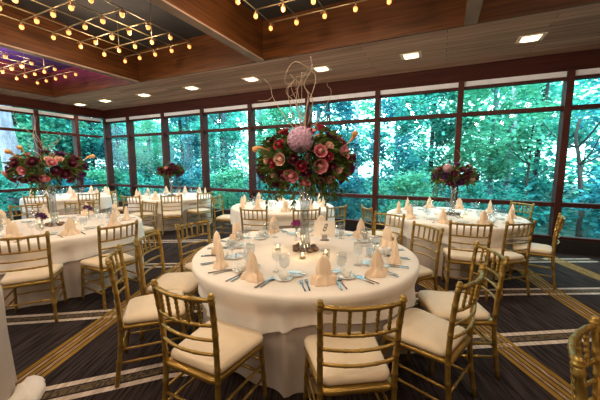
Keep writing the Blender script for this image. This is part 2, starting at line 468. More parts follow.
for k, z in enumerate((.19, .29)):
    m = MB(); p, r = ringed([(W*(-.205+.035*z), .228-.054*z, z), (W*(.205-.035*z), .228-.054*z, z)], .0085, [.25, .5, .75], 1.3); m.tube(p, r, 8)
    cm['front%d' % k] = m.mesh('stretcher', M['gold'])
m = MB(); p, r = ringed([(-.19*W, -.213, .23), (.19*W, -.213, .23)], .0085, [.25, .5, .75], 1.3); m.tube(p, r, 8)
cm['back0'] = m.mesh('stretcher', M['gold'])
def rail_y(x, ybase): return ybase - .042*(1-(x/(.2*W))**2)
def rail(z, yb, xw, rad, rings):
    xw *= W
    pts = [(-xw + 2*xw*i/14, rail_y(-xw+2*xw*i/14, yb), z) for i in range(15)]
    m = MB(); p, r = ringed(pts, rad, rings, 1.14); m.tube(p, r, 8); return m
cm['toprail'] = rail(.888, -.235, .198, .0125, [.15, .32, .5, .68, .85]).mesh('top_rail', M['gold'])
cm['midrail'] = rail(.745, -.217, .194, .010, [.15, .32, .5, .68, .85]).mesh('lower_rail', M['gold'])
cm['slat1'] = rail(.66, -.208, .192, .009, [.3, .5, .7]).mesh('slat', M['gold'])
cm['slat2'] = rail(.578, -.204, .19, .009, [.3, .5, .7]).mesh('slat', M['gold'])
for k in range(5):
    x = W*(-.2 + .4*(k+1)/6); m = MB()
    p, r = ringed([(x, rail_y(x, -.217), .745), (x, rail_y(x, -.235), .888)], .0075, [.18, .36, .55, .74, .9], 1.35)
    m.tube(p, r, 8); cm['spindle%d' % k] = m.mesh('spindle', M['gold'])
def seat_outline(yb, yf, wb, wf, c=.06, n=5):
    pts = []
    for cx, cy, a0 in ((wf-c, yf-c, 0), (-wf+c, yf-c, PI/2), (-wb+c*.8, yb+c*.8, PI), (wb-c*.8, yb+c*.8, 1.5*PI)):
        cc = c if cy > 0 else c*.8
        for i in range(n+1):
            a = a0 + PI/2*i/n; pts.append((cx+cc*math.cos(a), cy+cc*math.sin(a)))
    return pts
def slab(rings):
    m = MB(); n = len(rings[0][0]); vs = []; fs = []
    for pts, z in rings: vs += [(x, y, z) for x, y in pts]
    for k in range(len(rings)-1):
        for i in range(n):
            j = (i+1) % n; fs.append((k*n+i, k*n+j, (k+1)*n+j, (k+1)*n+i))
    fs.append(tuple(range(n-1, -1, -1))); fs.append(tuple(range((len(rings)-1)*n, len(rings)*n)))
    m.add(vs, fs); return m
so = seat_outline
cm['frame'] = slab([(so(-.21, .222, .19, .222), .397), (so(-.216, .228, .2, .229), .404), (so(-.216, .228, .2, .229), .424), (so(-.21, .222, .19, .222), .43)]).mesh('seat_frame', M['gold'])
cm['cushion'] = slab([(so(-.18, .215, .18, .215), .4305), (so(-.188, .225, .19, .226), .438), (so(-.192, .229, .194, .23), .453),
                      (so(-.188, .225, .19, .226), .47), (so(-.17, .205, .172, .208), .482), (so(-.12, .14, .12, .145), .488), (so(-.06, .07, .06, .06, .02), .489)]).mesh('cushion', M['ivory'])
NAMES = {'post': 'back_post', 'leg': 'leg', 'side': 'stretcher', 'front': 'stretcher', 'back': 'stretcher', 'toprail': 'top_rail', 'midrail': 'lower_rail', 'slat': 'slat', 'spindle': 'spindle', 'frame': 'seat_frame', 'cushion': 'cushion'}
def build_chair():
    root = empty('chiavari_chair')
    for k, me in cm.items():
        nm = next(v for p, v in NAMES.items() if k.startswith(p) and (p != 'back' or k == 'back0'))
        o = link(nm, me, root)
        if nm == 'cushion': o['label'] = 'ivory seat cushion'
    return root
chair0 = build_chair(); chair_n = [0]
def chair(mid, face_deg, label, group):
    """mid = middle of the back's top edge on plan, face_deg = heading the seat faces"""
    o = chair0 if chair_n[0] == 0 else copy_tree(chair0)
    chair_n[0] += 1
    a = math.radians(face_deg); d = Vector((math.cos(a), math.sin(a)))
    o.location = (mid[0] + .238*d.x, mid[1] + .238*d.y, .0025)
    o.rotation_euler = (0, 0, a - PI/2); o.scale = (1.025, 1.025, 1.025)
    tag(o, label, 'chair', group)
    return o
TC = {'T8': (-1.18, 2.62), 'L': (-4.85, 2.25), 'R': (.22, 5.58), 'CB': (-2.95, 5.42), 'FL': (-6.6, 5.8), 'BL': (-9.2, 4.7)}
ANG = {}
def around(t, mid, label, group, rmin=1.46, face=None):
    mid = (mid[0]*.964, mid[1]*.964)
    cx, cy = TC[t]; dx, dy = mid[0]-cx, mid[1]-cy; r = math.hypot(dx, dy); k = max(1, rmin/r)
    k = max(k, 1.4/r)
    mid = (cx+dx*k, cy+dy*k)
    f = math.degrees(math.atan2(-dy, -dx)) if face is None else face
    ch = chair(mid, f, label, group)
    ANG.setdefault(t, []).append((math.atan2(ch.location.y-cy, ch.location.x-cx), min(.2, max(.06, 1.36-math.hypot(ch.location.x-cx, ch.location.y-cy)))))
G8 = 'gold chairs around the number 8 table'
around('T8', (-1.28, 1.16), 'gold chair nearest the camera on the left, seen from behind at front left', G8, 1.47, 89)
around('T8', (-.33, 1.45), 'gold chair at bottom centre, its back squarely to the camera', G8, 1.47, 122)
around('T8', (.21, 2.10), 'gold chair just right of bottom centre, seat facing left to the table', G8, 1.47, 159)
around('T8', (.40, 2.80), 'gold chair behind the right foreground chair, its white seat catching window light', G8, 1.47, 200)
around('T8', (-2.28, 1.43), 'gold chair left of the front left chair, its back nearly edge on', G8, 1.5, 48)
around('T8', (-2.57, 1.97), 'gold chair with slanted back between two carpet lines, left of number 8 table', G8, 1.5, 26)
around('T8', (-2.64, 2.65), 'gold chair at the back left of number 8 table, behind a tall napkin', G8, 1.38, -8)
around('T8', (-.155, 3.60), 'gold chair at the back right of number 8 table, before the right table cloth', G8, 1.34, 224)
around('T8', (-.63, 4.34), 'gold chair facing the camera on the far side of number 8 table', G8, 1.46, 250)
GR = 'gold chairs around the right window table'
around('R', (.37, 4.09), 'gold chair with its back to the camera before the right table', GR)
around('R', (.93, 4.39), 'gold chair at the front right corner of the right table', GR, 1.46, 131)
around('R', (1.49, 5.12), 'gold chair at the right end of the right table, against the sill', GR, 1.36, 166)
around('R', (-1.08, 4.93), 'gold chair at the left end of the right table, half behind the mullion', GR, 1.45)
around('R', (1.12, 6.45), 'gold chair beyond the right table by the glass', GR, 1.3)
GC = 'gold chairs around the table behind the bouquet'
around('CB', (-2.67, 3.93), 'gold chair with its back to the camera left of the tall glass vase', GC)
around('CB', (-1.90, 4.29), 'gold chair partly hidden behind the tall glass vase', GC)
around('CB', (-1.56, 4.80), 'gold chair seen side on against the window, behind the number card', GC)
around('CB', (-4.55, 5.25), 'gold chair at the left end of the table behind the bouquet', GC)
GL = 'gold chairs around the left table'
around('L', (-3.42, 2.21), 'gold chair with its back to the camera at the right of left table', GL, 1.43)
around('L', (-3.76, 1.42), 'gold chair cut by the left edge, with a large cream seat', GL, 1.42)
around('L', (-4.94, 3.64), 'gold chair at the far right of left table, near the aisle', GL, 1.42)
around('L', (-5.97, 3.10), 'gold chair facing the camera beyond the left table, right of its bouquet', GL, 1.42)
around('L', (-6.40, 2.60), 'gold chair facing the camera beyond the left table, left of its vase', GL, 1.5)
GF = 'gold chairs around the far window table'
around('FL', (-5.62, 4.92), 'gold chair with its back to the camera before the distant small-bouquet table', GF, 1.4)
around('FL', (-5.40, 5.78), 'gold chair at the right end of the distant small-bouquet table', GF, 1.36)
around('FL', (-6.34, 4.42), 'gold chair at the front left of the distant small-bouquet table', GF, 1.36)
around('FL', (-7.93, 5.05), 'gold chair by the corner windows at left of the distant table', GF, 1.36)
GB = 'gold chairs around the corner table'
around('BL', (-8.3, 3.5), 'gold chair before the far corner table, behind the left bouquet', GB, 1.46)
around('BL', (-7.84, 4.38), 'gold chair at the right of the far corner table', GB, 1.42)
chair((.555, 1.44), -24.7, 'gold chair cut by the bottom right corner, only post tops showing', 'gold chair at the right edge')

# ------------------------------------------------------------------ tables
R_T = 1.06; ZT_ = .76
def fold(th, s):
    return (.5*math.sin(9*th+.7*s) + .3*math.sin(17*th+1.9+s) + .35*math.sin(5*th+2.2*s) + .2*math.sin(29*th+s))
def dent(th, angs):
    d = 0
    for a, dep in angs:
        q = abs((th-a+PI) % (2*PI)-PI)
        if q < .4: d = max(d, dep*(1 if q < .26 else (.5+.5*math.cos(PI*(q-.26)/.14))))
    return d
def cloth_mesh(name, seed, rad, ztop, overlay, mat, angs=()):
    n = 200; vs = []; fs = []; rows = []
    rows.append((.3, 0)); rows.append((.7, 0)); rows.append((.93, 0)); rows.append((.985, .002)); rows.append((1.0, .012)); rows.append((1.004, .03))
    K = 12 if not overlay else 9
    for k in range(1, K+1): rows.append((None, k/K))
    vs.append((0, 0, ztop))
    for row in rows:
        for i in range(n):
            th = 2*PI*i/n
            if row[0] is not None:
                r = rad*row[0]; z = ztop-row[1]
            else:
                t = row[1]
                if overlay:
                    drop = .29 + .05*math.cos(4*th+seed*1.3) + .02*math.sin(7*th+seed)
                    dd = .03 + (drop-.03)*t
                    f = fold(th, seed)
                    r = rad + .004 + .012*t + (.017*f + .011*abs(math.sin(21*th+2*math.sin(5*th))))*t + .012*t*t*math.cos(4*th+seed*1.3)
                    z = ztop - dd; u = min(1, t*1.5); r -= dent(th, angs)*u*u*(3-2*u)
                else:
                    dd = .03 + (ztop-.03-.004)*t
                    f = fold(th, seed)
                    r = rad + .003 + .013*min(t, .42)*f*1.0 - .004*t
                    if t > .42: r += .035*(t-.42)*f + .02*(t-.42)*math.sin(23*th+seed)
                    z = ztop - dd; u = min(1, dd/.22); r -= dent(th, angs)*u*u*(3-2*u)
            vs.append((r*math.cos(th), r*math.sin(th), z))
    for i in range(n): fs.append((0, 1+i, 1+(i+1) % n))
    for k in range(len(rows)-1):
        for i in range(n):
            j = (i+1) % n
            fs.append((1+k*n+i, 1+(k+1)*n+i, 1+(k+1)*n+j, 1+k*n+j))
    m = MB(); m.add(vs, fs); return m.mesh(name, mat)
TL = {'T8': 'large round table in the foreground under ivory and taupe cloths, bearing the number 8 card',
      'L': 'round table at left under ivory and taupe cloths, with the wide red and burgundy bouquet',
      'R': 'round table at right by the windows under ivory and taupe cloths, with the purple bouquet',
      'CB': 'round table under ivory and taupe cloths by the windows, just behind the tall pink bouquet',
      'FL': 'distant round table under ivory and taupe cloths with a small dark bouquet, by the windows',
      'BL': 'round table in the far left corner under white cloths, behind the left bouquet'}
for k, (t, c) in enumerate(TC.items()):
    r = empty('round_table', (c[0], c[1], 0.0))
    sd = .4+1.7*k; an = ANG.get(t, [])
    tag(r, TL[t], 'table', 'round banquet tables')
    link('tablecloth', cloth_mesh('tablecloth', sd, R_T-.012, ZT_-.003, False, M['cloth'], an), r); link('overlay_cloth', cloth_mesh('overlay', sd, R_T, ZT_, True, M['overlay'], an), r)

# ------------------------------------------------------------------ tableware
def prof_mesh(name, prof, mat, n=18, cap=True):
    m = MB(); m.lathe(prof, n, cap=cap); return m.mesh(name, mat)
wine = prof_mesh('bowl', [(.002, .085), (.016, .09), (.032, .105), (.039, .13), (.038, .155), (.033, .185), (.032, .185), (.036, .155), (.037, .13), (.03, .107), (.014, .093), (.002, .09)], M['glass'], cap=False)
wstem = prof_mesh('stem', [(.036, 0), (.036, .002), (.01, .006), (.0045, .014), (.004, .06), (.006, .084), (.004, .09)], M['glass'])
water = prof_mesh('bowl', [(.002, .06), (.02, .064), (.036, .08), (.042, .11), (.041, .135), (.037, .165), (.036, .165), (.04, .135), (.041, .11), (.034, .082), (.018, .068), (.002, .064)], M['glass'], cap=False)
wastem = prof_mesh('stem', [(.038, 0), (.038, .002), (.011, .006), (.006, .014), (.0055, .045), (.009, .06), (.005, .066)], M['glass'])
waterfill = prof_mesh('water', [(.002, .068), (.018, .07), (.033, .084), (.039, .11), (.0385, .13), (.002, .13)], glassmat('water', (.95, .97, .98), .4, .03))
plate = prof_mesh('plate', [(.03, 0), (.045, .001), (.072, .012), (.0725, .014), (.045, .0045), (.002, .004)], M['china'], 24)
dplate = prof_mesh('plate', [(.05, 0), (.085, .001), (.128, .016), (.129, .018), (.085, .005), (.002, .004)], M['china'], 28)
saucer = prof_mesh('saucer', [(.028, 0), (.04, .001), (.068, .013), (.069, .015), (.04, .005), (.002, .004)], M['china'], 22)
cupm = prof_mesh('cup', [(.02, .006), (.024, .008), (.035, .03), (.04, .058), (.038, .058), (.033, .03), (.02, .011), (.001, .01)], M['china'], 20, True)
m = MB(); m.tube(smooth_path([(.036, 0, .048), (.056, 0, .05), (.06, 0, .035), (.05, 0, .022), (.033, 0, .02)], 4), .0035, 6); hand = m.mesh('handle', M['china'])
def cutlery(kind):
    m = MB()
    if kind == 'fork':
        m.bevbox(-.006, .006, -.11, .02, .002, .005, .001); m.bevbox(-.012, .012, .02, .05, .002, .0045, .001)
        for x in (-.0105, -.0035, .0035, .0105): m.box(x-.0018, x+.0018, .05, .095, .002, .0045)
    elif kind == 'knife':
        m.bevbox(-.0075, .0075, -.12, -.01, .001, .006, .001)
        m.add([(-.007, -.01, .002), (.009, -.01, .002), (.009, .09, .002), (.0, .12, .002), (-.007, .11, .002),
               (-.007, -.01, .0035), (.009, -.01, .0035), (.009, .09, .0035), (.0, .12, .0035), (-.007, .11, .0035)],
              [(4, 3, 2, 1, 0), (5, 6, 7, 8, 9), (0, 1, 6, 5), (1, 2, 7, 6), (2, 3, 8, 7), (3, 4, 9, 8), (4, 0, 5, 9)])
    elif kind == 'butter':
        m.bevbox(-.005, .005, -.07, 0, .001, .005, .001); m.bevbox(-.007, .008, 0, .07, .0015, .003, .0005)
    else:
        m.bevbox(-.0055, .0055, -.1, .035, .002, .005, .001); m.blob((0, .06, .006), .02, 12, 6, (1, 1.5, .25))
    return m.mesh(kind, M['steel'], kind == 'spoon')
fork, knife, spoon, butter = cutlery('fork'), cutlery('knife'), cutlery('spoon'), cutlery('butter')
def napkin_mesh(seed):
    rnd = random.Random(seed); n = 40; m = MB(); vs = []; fs = []
    rows = [(0, .078, .2), (.01, .078, .22), (.045, .07, .3), (.062, .062, .34), (.066, .05, .16), (.085, .05, .1), (.125, .049, .08), (.16, .043, .07), (.187, .03, .06), (.205, .012, 0)]
    ph = rnd.random()*6
    if seed % 3: rows = [(0, .082, .2), (.008, .082, .25), (.035, .066, .36), (.05, .054, .4), (.055, .045, .2), (.085, .045, .16), (.125, .04, .18), (.165, .028, .2), (.2, .014, .15), (.225, .003, 0)]
    for z, r, amp in rows:
        for i in range(n):
            a = 2*PI*i/n
            q = r*(1 + amp*(.6*math.sin(7*a+ph) + .4*math.sin(4*a+ph*2)))
            vs.append((q*1.1*math.cos(a), q*.66*math.sin(a), z + (.012*math.sin(5*a+ph) if .03 < z < .065 else 0) + (.006*math.sin(2*a) if z > .1 else 0)))
    vs = [(x, y, max(0, z)) for x, y, z in vs]
    for k in range(len(rows)-1):
        for i in range(n):
            j = (i+1) % n; fs.append((k*n+i, k*n+j, (k+1)*n+j, (k+1)*n+i))
    fs.append(tuple(range((len(rows)-1)*n, len(rows)*n))); fs.append(tuple(range(n-1, -1, -1)))
    m.add(vs, fs); return m.mesh('napkin', M['napkin'])
napk = [napkin_mesh(s) for s in range(6)]
ZTOP = ZT_ + .0012
SHORT = {'T8': 'the number 8 table', 'L': 'the left bouquet table', 'R': 'the right window table', 'CB': 'the table behind the bouquet', 'FL': 'the distant window table', 'BL': 'the far corner table'}
HOURS = ['twelve', 'one', 'two', 'three', 'four', 'five', 'six', 'seven', 'eight', 'nine', 'ten', 'eleven']
def clock(t, a):
    cx, cy = TC[t]; away = math.atan2(cy, cx)
    return HOURS[int(round(math.degrees(away-a)/30)) % 12]
def put(name, me, t, th, r, v, rz, lab, cat, parts=(), z=ZTOP):
    cx, cy = TC[t]
    x = cx + r*math.cos(th) + v*(-math.sin(th)); y = cy + r*math.sin(th) + v*math.cos(th)
    if parts:
        o = empty(name, (x, y, z), rz)
        for pn, pm in parts: link(pn, pm, o)
    else:
        o = link(name, me); o.location = (x, y, z); o.rotation_euler = (0, 0, rz)
    tag(o, lab, cat, '%s on %s' % ((name+'s').replace('_', ' ').replace('knifes', 'knives').replace('glasss', 'glasses'), SHORT[t]))
    return o
def setting(t, deg, level, k, seen=None):
    th = math.radians(deg); tb = SHORT[t]; c = clock(t, th) + " o'clock place of " + tb
    rz = th + PI/2   # +y of the piece points to the table centre
    S = -1           # seated guest's right is the clockwise side: v>0 is their right
    rnd = random.Random(deg*7+k)
    j = lambda s=.012: rnd.uniform(-s, s)
    put('folded_napkin', napk[(k*5+int(deg)) % 6], t, th, .86+j(), j(), th+PI/2+j(.5), 'peach folded napkin standing at the ' + c, 'napkin')
    put('wine_glass', None, t, th, .63+j(), .07+j(), 0, 'tall stemmed wine glass at the ' + c, 'wine glass', (('bowl', wine), ('stem', wstem)))
    put('water_goblet', None, t, th, .68+j(), .175+j(), 0, 'filled water goblet at the ' + c, 'water glass', (('bowl', water), ('stem', wastem), ('water', waterfill)))
    if level >= 1:
        put('bread_plate', plate, t, th, .66+j(), -.165+j(), 0, 'small white bread plate at the ' + c, 'plate')
        put('dinner_fork', fork, t, th, .87+j(), -.115+j(.004), rz+j(.08), 'silver fork beside the napkin at the ' + c, 'fork')
        put('dinner_knife', knife, t, th, .87+j(), .105+j(.004), rz+j(.08), 'silver knife beside the napkin at the ' + c, 'knife')
    if level >= 2:
        put('salad_fork', fork, t, th, .87+j(), -.15+j(.004), rz+j(.08), 'outer salad fork at the ' + c, 'fork')
        put('teaspoon', spoon, t, th, .87+j(), .135+j(.004), rz+j(.08), 'silver spoon at the ' + c, 'spoon')
        put('butter_knife', butter, t, th, .66+j(.005), -.165, rz+1.1+j(.2), 'butter knife across the plate at the ' + c, 'knife', z=ZTOP+.0135)
        s = put('saucer', saucer, t, th, .76, .2, 0, 'white saucer under a coffee cup at the ' + c, 'saucer')
        put('coffee_cup', None, t, th, .76, .2, rnd.random()*6, 'white coffee cup on its saucer at the ' + c, 'cup', (('cup', cupm), ('handle', hand)), z=ZTOP-.0005)
for k, dg in enumerate((-150, -120, -92, -57, -27, 1, 33, 65, 101, 141, 178)): setting('T8', dg, 2, k)
for t, off in (('R', 8), ('L', 20), ('CB', 14), ('FL', 5), ('BL', 11)):
    for k in range(10): setting(t, off+36*k, 1 if t in 'LR' else 0, k)

# ------------------------------------------------------------------ flowers
def petal(m, base, out, up, ln, wd, curl):
    """a curved petal patch: base point, outward and up directions"""
    out = Vector(out).normalized(); up = Vector(up).normalized(); side = out.cross(up).normalized()
    vs = []
    for i in range(4):
        t = i/3; c = Vector(base) + up*(ln*t) + out*(ln*curl*t*t + .12*ln*math.sin(PI*t)); w = wd*(.35+.65*math.sin(PI*(.15+.72*t)))
        for s in (-1, 0, 1): vs.append(c + side*(w*s) - out*(abs(s)*w*.35))
    fs = []
    for i in range(3):
        for s in range(2): fs.append((i*3+s, i*3+s+1, i*3+s+4, i*3+s+3))
    m.add(vs, fs)
def rose_mesh(mat, seed):
    rnd = random.Random(seed); m = MB()
    m.blob((0, 0, .024), .017, 8, 6, (1, 1, 1.2))
    for ring, (n, r, ln, wd, curl) in enumerate(((3, .008, .034, .016, -.1), (5, .013, .036, .02, .1), (6, .018, .036, .024, .4), (7, .022, .034, .026, .8))):
        for i in range(n):
            a = 2*PI*i/n + ring*.7 + rnd.random()*.3
            o = Vector((math.cos(a), math.sin(a), 0)); petal(m, o*r + Vector((0, 0, .0)), o, (0, 0, 1), ln, wd, curl)
    return m.mesh('rose', mat)
def hydrangea_mesh(mat, R, n, seed):
    rnd = random.Random(seed); m = MB()
    m.blob((0, 0, 0), R*.86, 14, 10)
    for i in range(n):
        z = 1-2*(i+.5)/n; a = i*2.39996; q = math.sqrt(1-z*z); d = Vector((q*math.cos(a), q*math.sin(a), z))
        u = d.orthogonal().normalized(); w = d.cross(u); b = rnd.random()*6; c = d*R*(.93+.07*rnd.random())
        for k in range(4):
            e = u*math.cos(b+k*PI/2) + w*math.sin(b+k*PI/2); f = d.cross(e); s = R*.16
            m.add([c, c+e*s*.6+f*s*.5+d*s*.2, c+e*s*1.2+d*s*.15, c+e*s*.6-f*s*.5+d*s*.2], [(0, 1, 2, 3)])
    return m.mesh('hydrangea', mat, False)
def lily_mesh(mat):
    m = MB(); pts = smooth_path([(0, 0, -.05), (0, 0, 0), (.008, 0, .05), (.03, 0, .085), (.06, 0, .1)], 4)
    n = len(pts); m.tube(pts, [.004+.026*max(0, (i/(n-1)-.3)/.7)**1.2 if i < n-2 else .012 for i in range(n)], 10)
    return m.mesh('lily', mat)
def orchid_mesh(mat, seed):
    m = MB(); rnd = random.Random(seed)
    for k in range(5):
        a = 2*PI*k/5; o = Vector((math.cos(a), math.sin(a), .25)); petal(m, (0, 0, 0), (0, 0, 1), o, .038, .016, .2)
    m.blob((0, 0, .012), .009, 6, 5)
    return m.mesh('orchid', mat)
def foliage_mesh(rx, rz, n, seed, ln=.085, hang=20):
    rnd = random.Random(seed); m = MB()
    def leaf(p, d, L, W):
        d = d.normalized(); s = d.cross(Vector((rnd.uniform(-1, 1), rnd.uniform(-1, 1), rnd.uniform(-.3, 1)))).normalized(); nn = s.cross(d)
        m.add([p, p+d*L*.45+s*W+nn*W*.4, p+d*L, p+d*L*.45-s*W+nn*W*.4, p+d*L*.5], [(0, 1, 4), (1, 2, 4), (2, 3, 4), (3, 0, 4)])
    for i in range(n):
        a = rnd.random()*2*PI; z = rnd.uniform(-.75, .9); q = math.sqrt(1-z*z); k = rnd.uniform(.3, 1.0)**.7
        p = Vector((rx*q*math.cos(a)*k, rx*q*math.sin(a)*k, rz*z*k))
        leaf(p, Vector((q*math.cos(a), q*math.sin(a), z*.6-.25+rnd.uniform(-.4, .4))), ln*rnd.uniform(.6, 1.3), ln*.2)
    for i in range(hang):
        a = rnd.random()*2*PI; r = rx*rnd.uniform(.3, .95); p = Vector((r*math.cos(a), r*math.sin(a), -rz*.5)); L = rnd.uniform(.12, .28)
        e = p + Vector((math.cos(a)*.06, math.sin(a)*.06, -L)); m.tube([p, (p+e)/2+Vector((0, 0, .02)), e], .002, 4)
        for q in range(10): leaf(p.lerp(e, q/9), Vector((rnd.uniform(-1, 1), rnd.uniform(-1, 1), -.9)), .06, .011)
    return m.mesh('foliage', M['green'], False)
FL = {c: [rose_mesh(M['petal_'+c], i*3+len(c)) for i in range(2)] for c in ('red', 'burg', 'pink', 'blush', 'purple')}
hyd = hydrangea_mesh(M['petal_lav'], .1, 150, 5); hydw = hydrangea_mesh(simple('dusty_pink_petal', (.5, .3, .34), .65, var=.3, scale=40), .07, 90, 6)
lil = lily_mesh(M['petal_orange']); orc = orchid_mesh(M['petal_purple'], 1); orcm = orchid_mesh(simple('magenta_petal', (.26, .02, .18), .6, var=.3, scale=30), 2)
def aim(o, d, roll=0):
    o.rotation_mode = 'QUATERNION'; o.rotation_quaternion = Vector(d).to_track_quat('Z', 'Y') @ Matrix.Rotation(roll, 3, 'Z').to_quaternion()
def cluster(root, c, rx, rz, spec, right, toward, rnd_n, cols, seed, scale=1.0):
    """spec: (dx, dz, colour, size) measured across the bouquet; toward=the side the guests in front see"""
    rnd = random.Random(seed); R = Vector((*right, 0)); Tt = Vector((*toward, 0)); Cc = Vector(c)
    def one(d, col, s, push=1.0):
        p = Cc + Vector((d.x*rx, d.y*rx, d.z*rz))*push; outd = Vector((d.x/rx, d.y/rx, d.z/rz)).normalized()
        if col == 'hyd': o = link('hydrangea', hyd, root, p)
        elif col == 'hydw': o = link('hydrangea', hydw, root, p)
        elif col == 'lily': o = link('lily', lil, root, p)
        elif col == 'orchid': o = link('orchid', orc, root, p)
        elif col == 'orchm': o = link('orchid', orcm, root, p)
        else: o = link('rose', FL[col][rnd.randrange(2)], root, p)
        aim(o, outd, rnd.random()*6); o.scale = (s, s, s)
        o['label'] = {'hyd': 'lavender pink hydrangea', 'hydw': 'dusty pink hydrangea', 'lily': 'orange calla lily', 'orchid': 'dark purple orchid', 'orchm': 'magenta orchid', 'red': 'crimson rose', 'burg': 'burgundy rose', 'pink': 'pink rose', 'blush': 'blush rose', 'purple': 'dark purple rose'}[col]
    for dx, dz, col, s in spec:
        a = dx/rx; b = dz/rz; q = max(0, 1-a*a-b*b)
        d = R*a + Tt*math.sqrt(q) + Vector((0, 0, b))
        if a*a+b*b > 1: d = d/math.sqrt(a*a+b*b)*min(1.12, math.sqrt(a*a+b*b))
        one(d, col, s)
    for i in range(rnd_n):
        a = rnd.uniform(-.45*PI, .45*PI); z = rnd.uniform(-.5, .85); q = math.sqrt(1-z*z)
        d = -Tt*math.cos(a)*q + R*math.sin(a)*q + Vector((0, 0, z)); one(d, rnd.choice(cols), rnd.uniform(.9, 1.2)*scale)
def vase(root, h, r0, r1):
    m = MB(); t = .005
    pr = [(r0*.95, 0), (r0, .01), (r0*.8, .05), (r0*.62, h*.35), (r1*.75, h*.7), (r1, h), (r1-t, h), (r1*.75-t, h*.7), (r0*.62-t, h*.35), (r0*.8-t, .055), (r0*.6, .02), (.002, .018)]
    m.lathe(pr, 24, cap=True); o = link('glass_vase', m.mesh('glass_vase', M['crystal']), root); o['label'] = 'clear glass vase'
    m = MB(); m.lathe([(r0*.5, .02), (r0*.52, h*.4), (r1*.6, h*.7), (.002, h*.7)], 18)
    link('water', m.mesh('water', glassmat('vase_water', (.95, .97, .97), .3, .02)), root)
def stones(root, n, R, seed):
    rnd = random.Random(seed)
    for i in range(n):
        a = 2*PI*i/n + rnd.random()*.3; m = MB()
        m.blob((0, 0, 0), .034*rnd.uniform(.8, 1.15), 9, 6, (1.2, .9, .75))
        o = link('stone', m.mesh('stone', M['pebble']), root, (R*math.cos(a), R*math.sin(a), .024)); o.rotation_euler = (0, 0, a)
def branch(root, pts, r0, r1=.002):
    P = smooth_path(pts, 5); n = len(P); m = MB(); m.tube(P, [r0+(r1-r0)*i/(n-1) for i in range(n)], 6)
    link('willow_branch', m.mesh('willow_branch', M['twig']), root)

RIGHT = (.905, .426); TOW = (.411, -.912)
# tall bouquet on the number 8 table (local frame: origin at the vase foot on the cloth)
cx, cy = TC['T8']; r = empty('floral_centerpiece', (cx, cy, ZTOP))
tag(r, 'tall pink and crimson flower arrangement with curly branches on the number 8 table', 'flower arrangement', 'flower arrangements on the tables')
vase(r, .62, .072, .062); stones(r, 8, .105, 1)
S = .0098
px = lambda x, y: ((x-305)*S, (160-y)*S)
spec = []
for x, y, c, s in ((301, 143, 'hyd', .97), (287, 137, 'red', 1.0), (320, 132, 'red', 1.15), (317, 154, 'pink', 1.1), (317, 165, 'pink', 1.2), (294, 172, 'pink', 1.25), (338, 154, 'pink', 1.2),
                   (284, 149, 'red', 1.0), (285, 160, 'blush', 1.05), (287, 172, 'burg', 1.1), (266, 169, 'red', 1.0), (272, 177, 'burg', 1.2), (262, 178, 'purple', 1.0), (268, 180, 'blush', .7), (332, 144, 'burg', 1.0),
                   (344, 160, 'burg', 1.1), (344, 172, 'red', 1.1), (340, 178, 'burg', 1.0), (348, 166, 'burg', .9), (316, 174, 'burg', 1.1), (305, 178, 'pink', .9), (270, 151, 'lily', 1.0), (350, 143, 'lily', 1.05), (277, 172, 'blush', .8), (327, 166, 'burg', .9),
                   (258, 171, 'burg', 1.0), (264, 160, 'burg', .9), (278, 163, 'red', .85), (279, 182, 'burg', 1.0), (302, 165, 'red', .9), (326, 176, 'pink', .9), (334, 168, 'blush', .8), (338, 144, 'red', .9), (351, 158, 'burg', .9), (353, 170, 'purple', 1.0), (276, 143, 'burg', .8), (326, 140, 'burg', .8), (333, 182, 'burg', .8), (288, 182, 'red', .8), (324, 158, 'red', .85), (272, 160, 'blush', .75),
                   (310, 137, 'pink', .8), (296, 160, 'burg', .9), (325, 150, 'blush', .8), (306, 170, 'burg', .9), (330, 136, 'burg', .9)):
    dx, dz = px(x, y); spec.append((dx, dz, c, s*1.15))
BC = (0, 0, 1.65-ZTOP)
o = link('foliage', foliage_mesh(.41, .29, 1700, 1, .1, 44), r, BC)
cluster(r, BC, .40, .29, spec, RIGHT, TOW, 18, ['red', 'burg', 'pink', 'blush', 'pink'], 11)
def wp(x, y, dep=0):  # branch points measured across the arrangement
    dx = (x-305)*S; z = (160-y)*S + 1.65-ZTOP
    return (RIGHT[0]*dx+TOW[0]*dep, RIGHT[1]*dx+TOW[1]*dep, z)
branch(r, [wp(306, 150), wp(304, 128), wp(306, 112), wp(308, 98), wp(304, 88), wp(311, 76, .04), wp(310, 65, .05)], .007, .0025)
branch(r, [wp(305, 128), wp(307, 108, -.03), wp(313, 92, -.05), wp(315, 80, -.03), wp(307, 74, .02), wp(297, 70, .06), wp(290, 75, .07), wp(286, 87, .05), wp(293, 90, 0)], .005, .002)
branch(r, [wp(302, 130), wp(297, 108, .05), wp(299, 92, .08), wp(306, 80, .09), wp(312, 72, .06)], .0045, .002)
branch(r, [wp(299, 135), wp(292, 112, .06), wp(289, 96, .1), wp(295, 88, .1), wp(291, 82, .1)], .005, .0015)
branch(r, [wp(298, 135), wp(284, 116, -.05), wp(273, 98, -.1), wp(270, 86, -.12), wp(261, 79, -.1), wp(252, 78, -.1)], .0035, .0015)
branch(r, [wp(273, 97, -.1), wp(268, 101, -.1), wp(258, 102, -.08)], .003, .0015)
branch(r, [wp(312, 132), wp(322, 112, -.1), wp(330, 98, -.15), wp(331, 90, -.15), wp(327, 86, -.13), wp(328, 82, -.12)], .003, .0012)
branch(r, [wp(300, 128), wp(285, 124, .1), wp(270, 127, .15)], .0025, .001)
branch(r, [wp(310, 128), wp(325, 122, .1), wp(336, 121, .15)], .0025, .001)
branch(r, [wp(308, 125), wp(312, 105, .1), wp(305, 95, .12), wp(300, 84, .1)], .004, .0015)

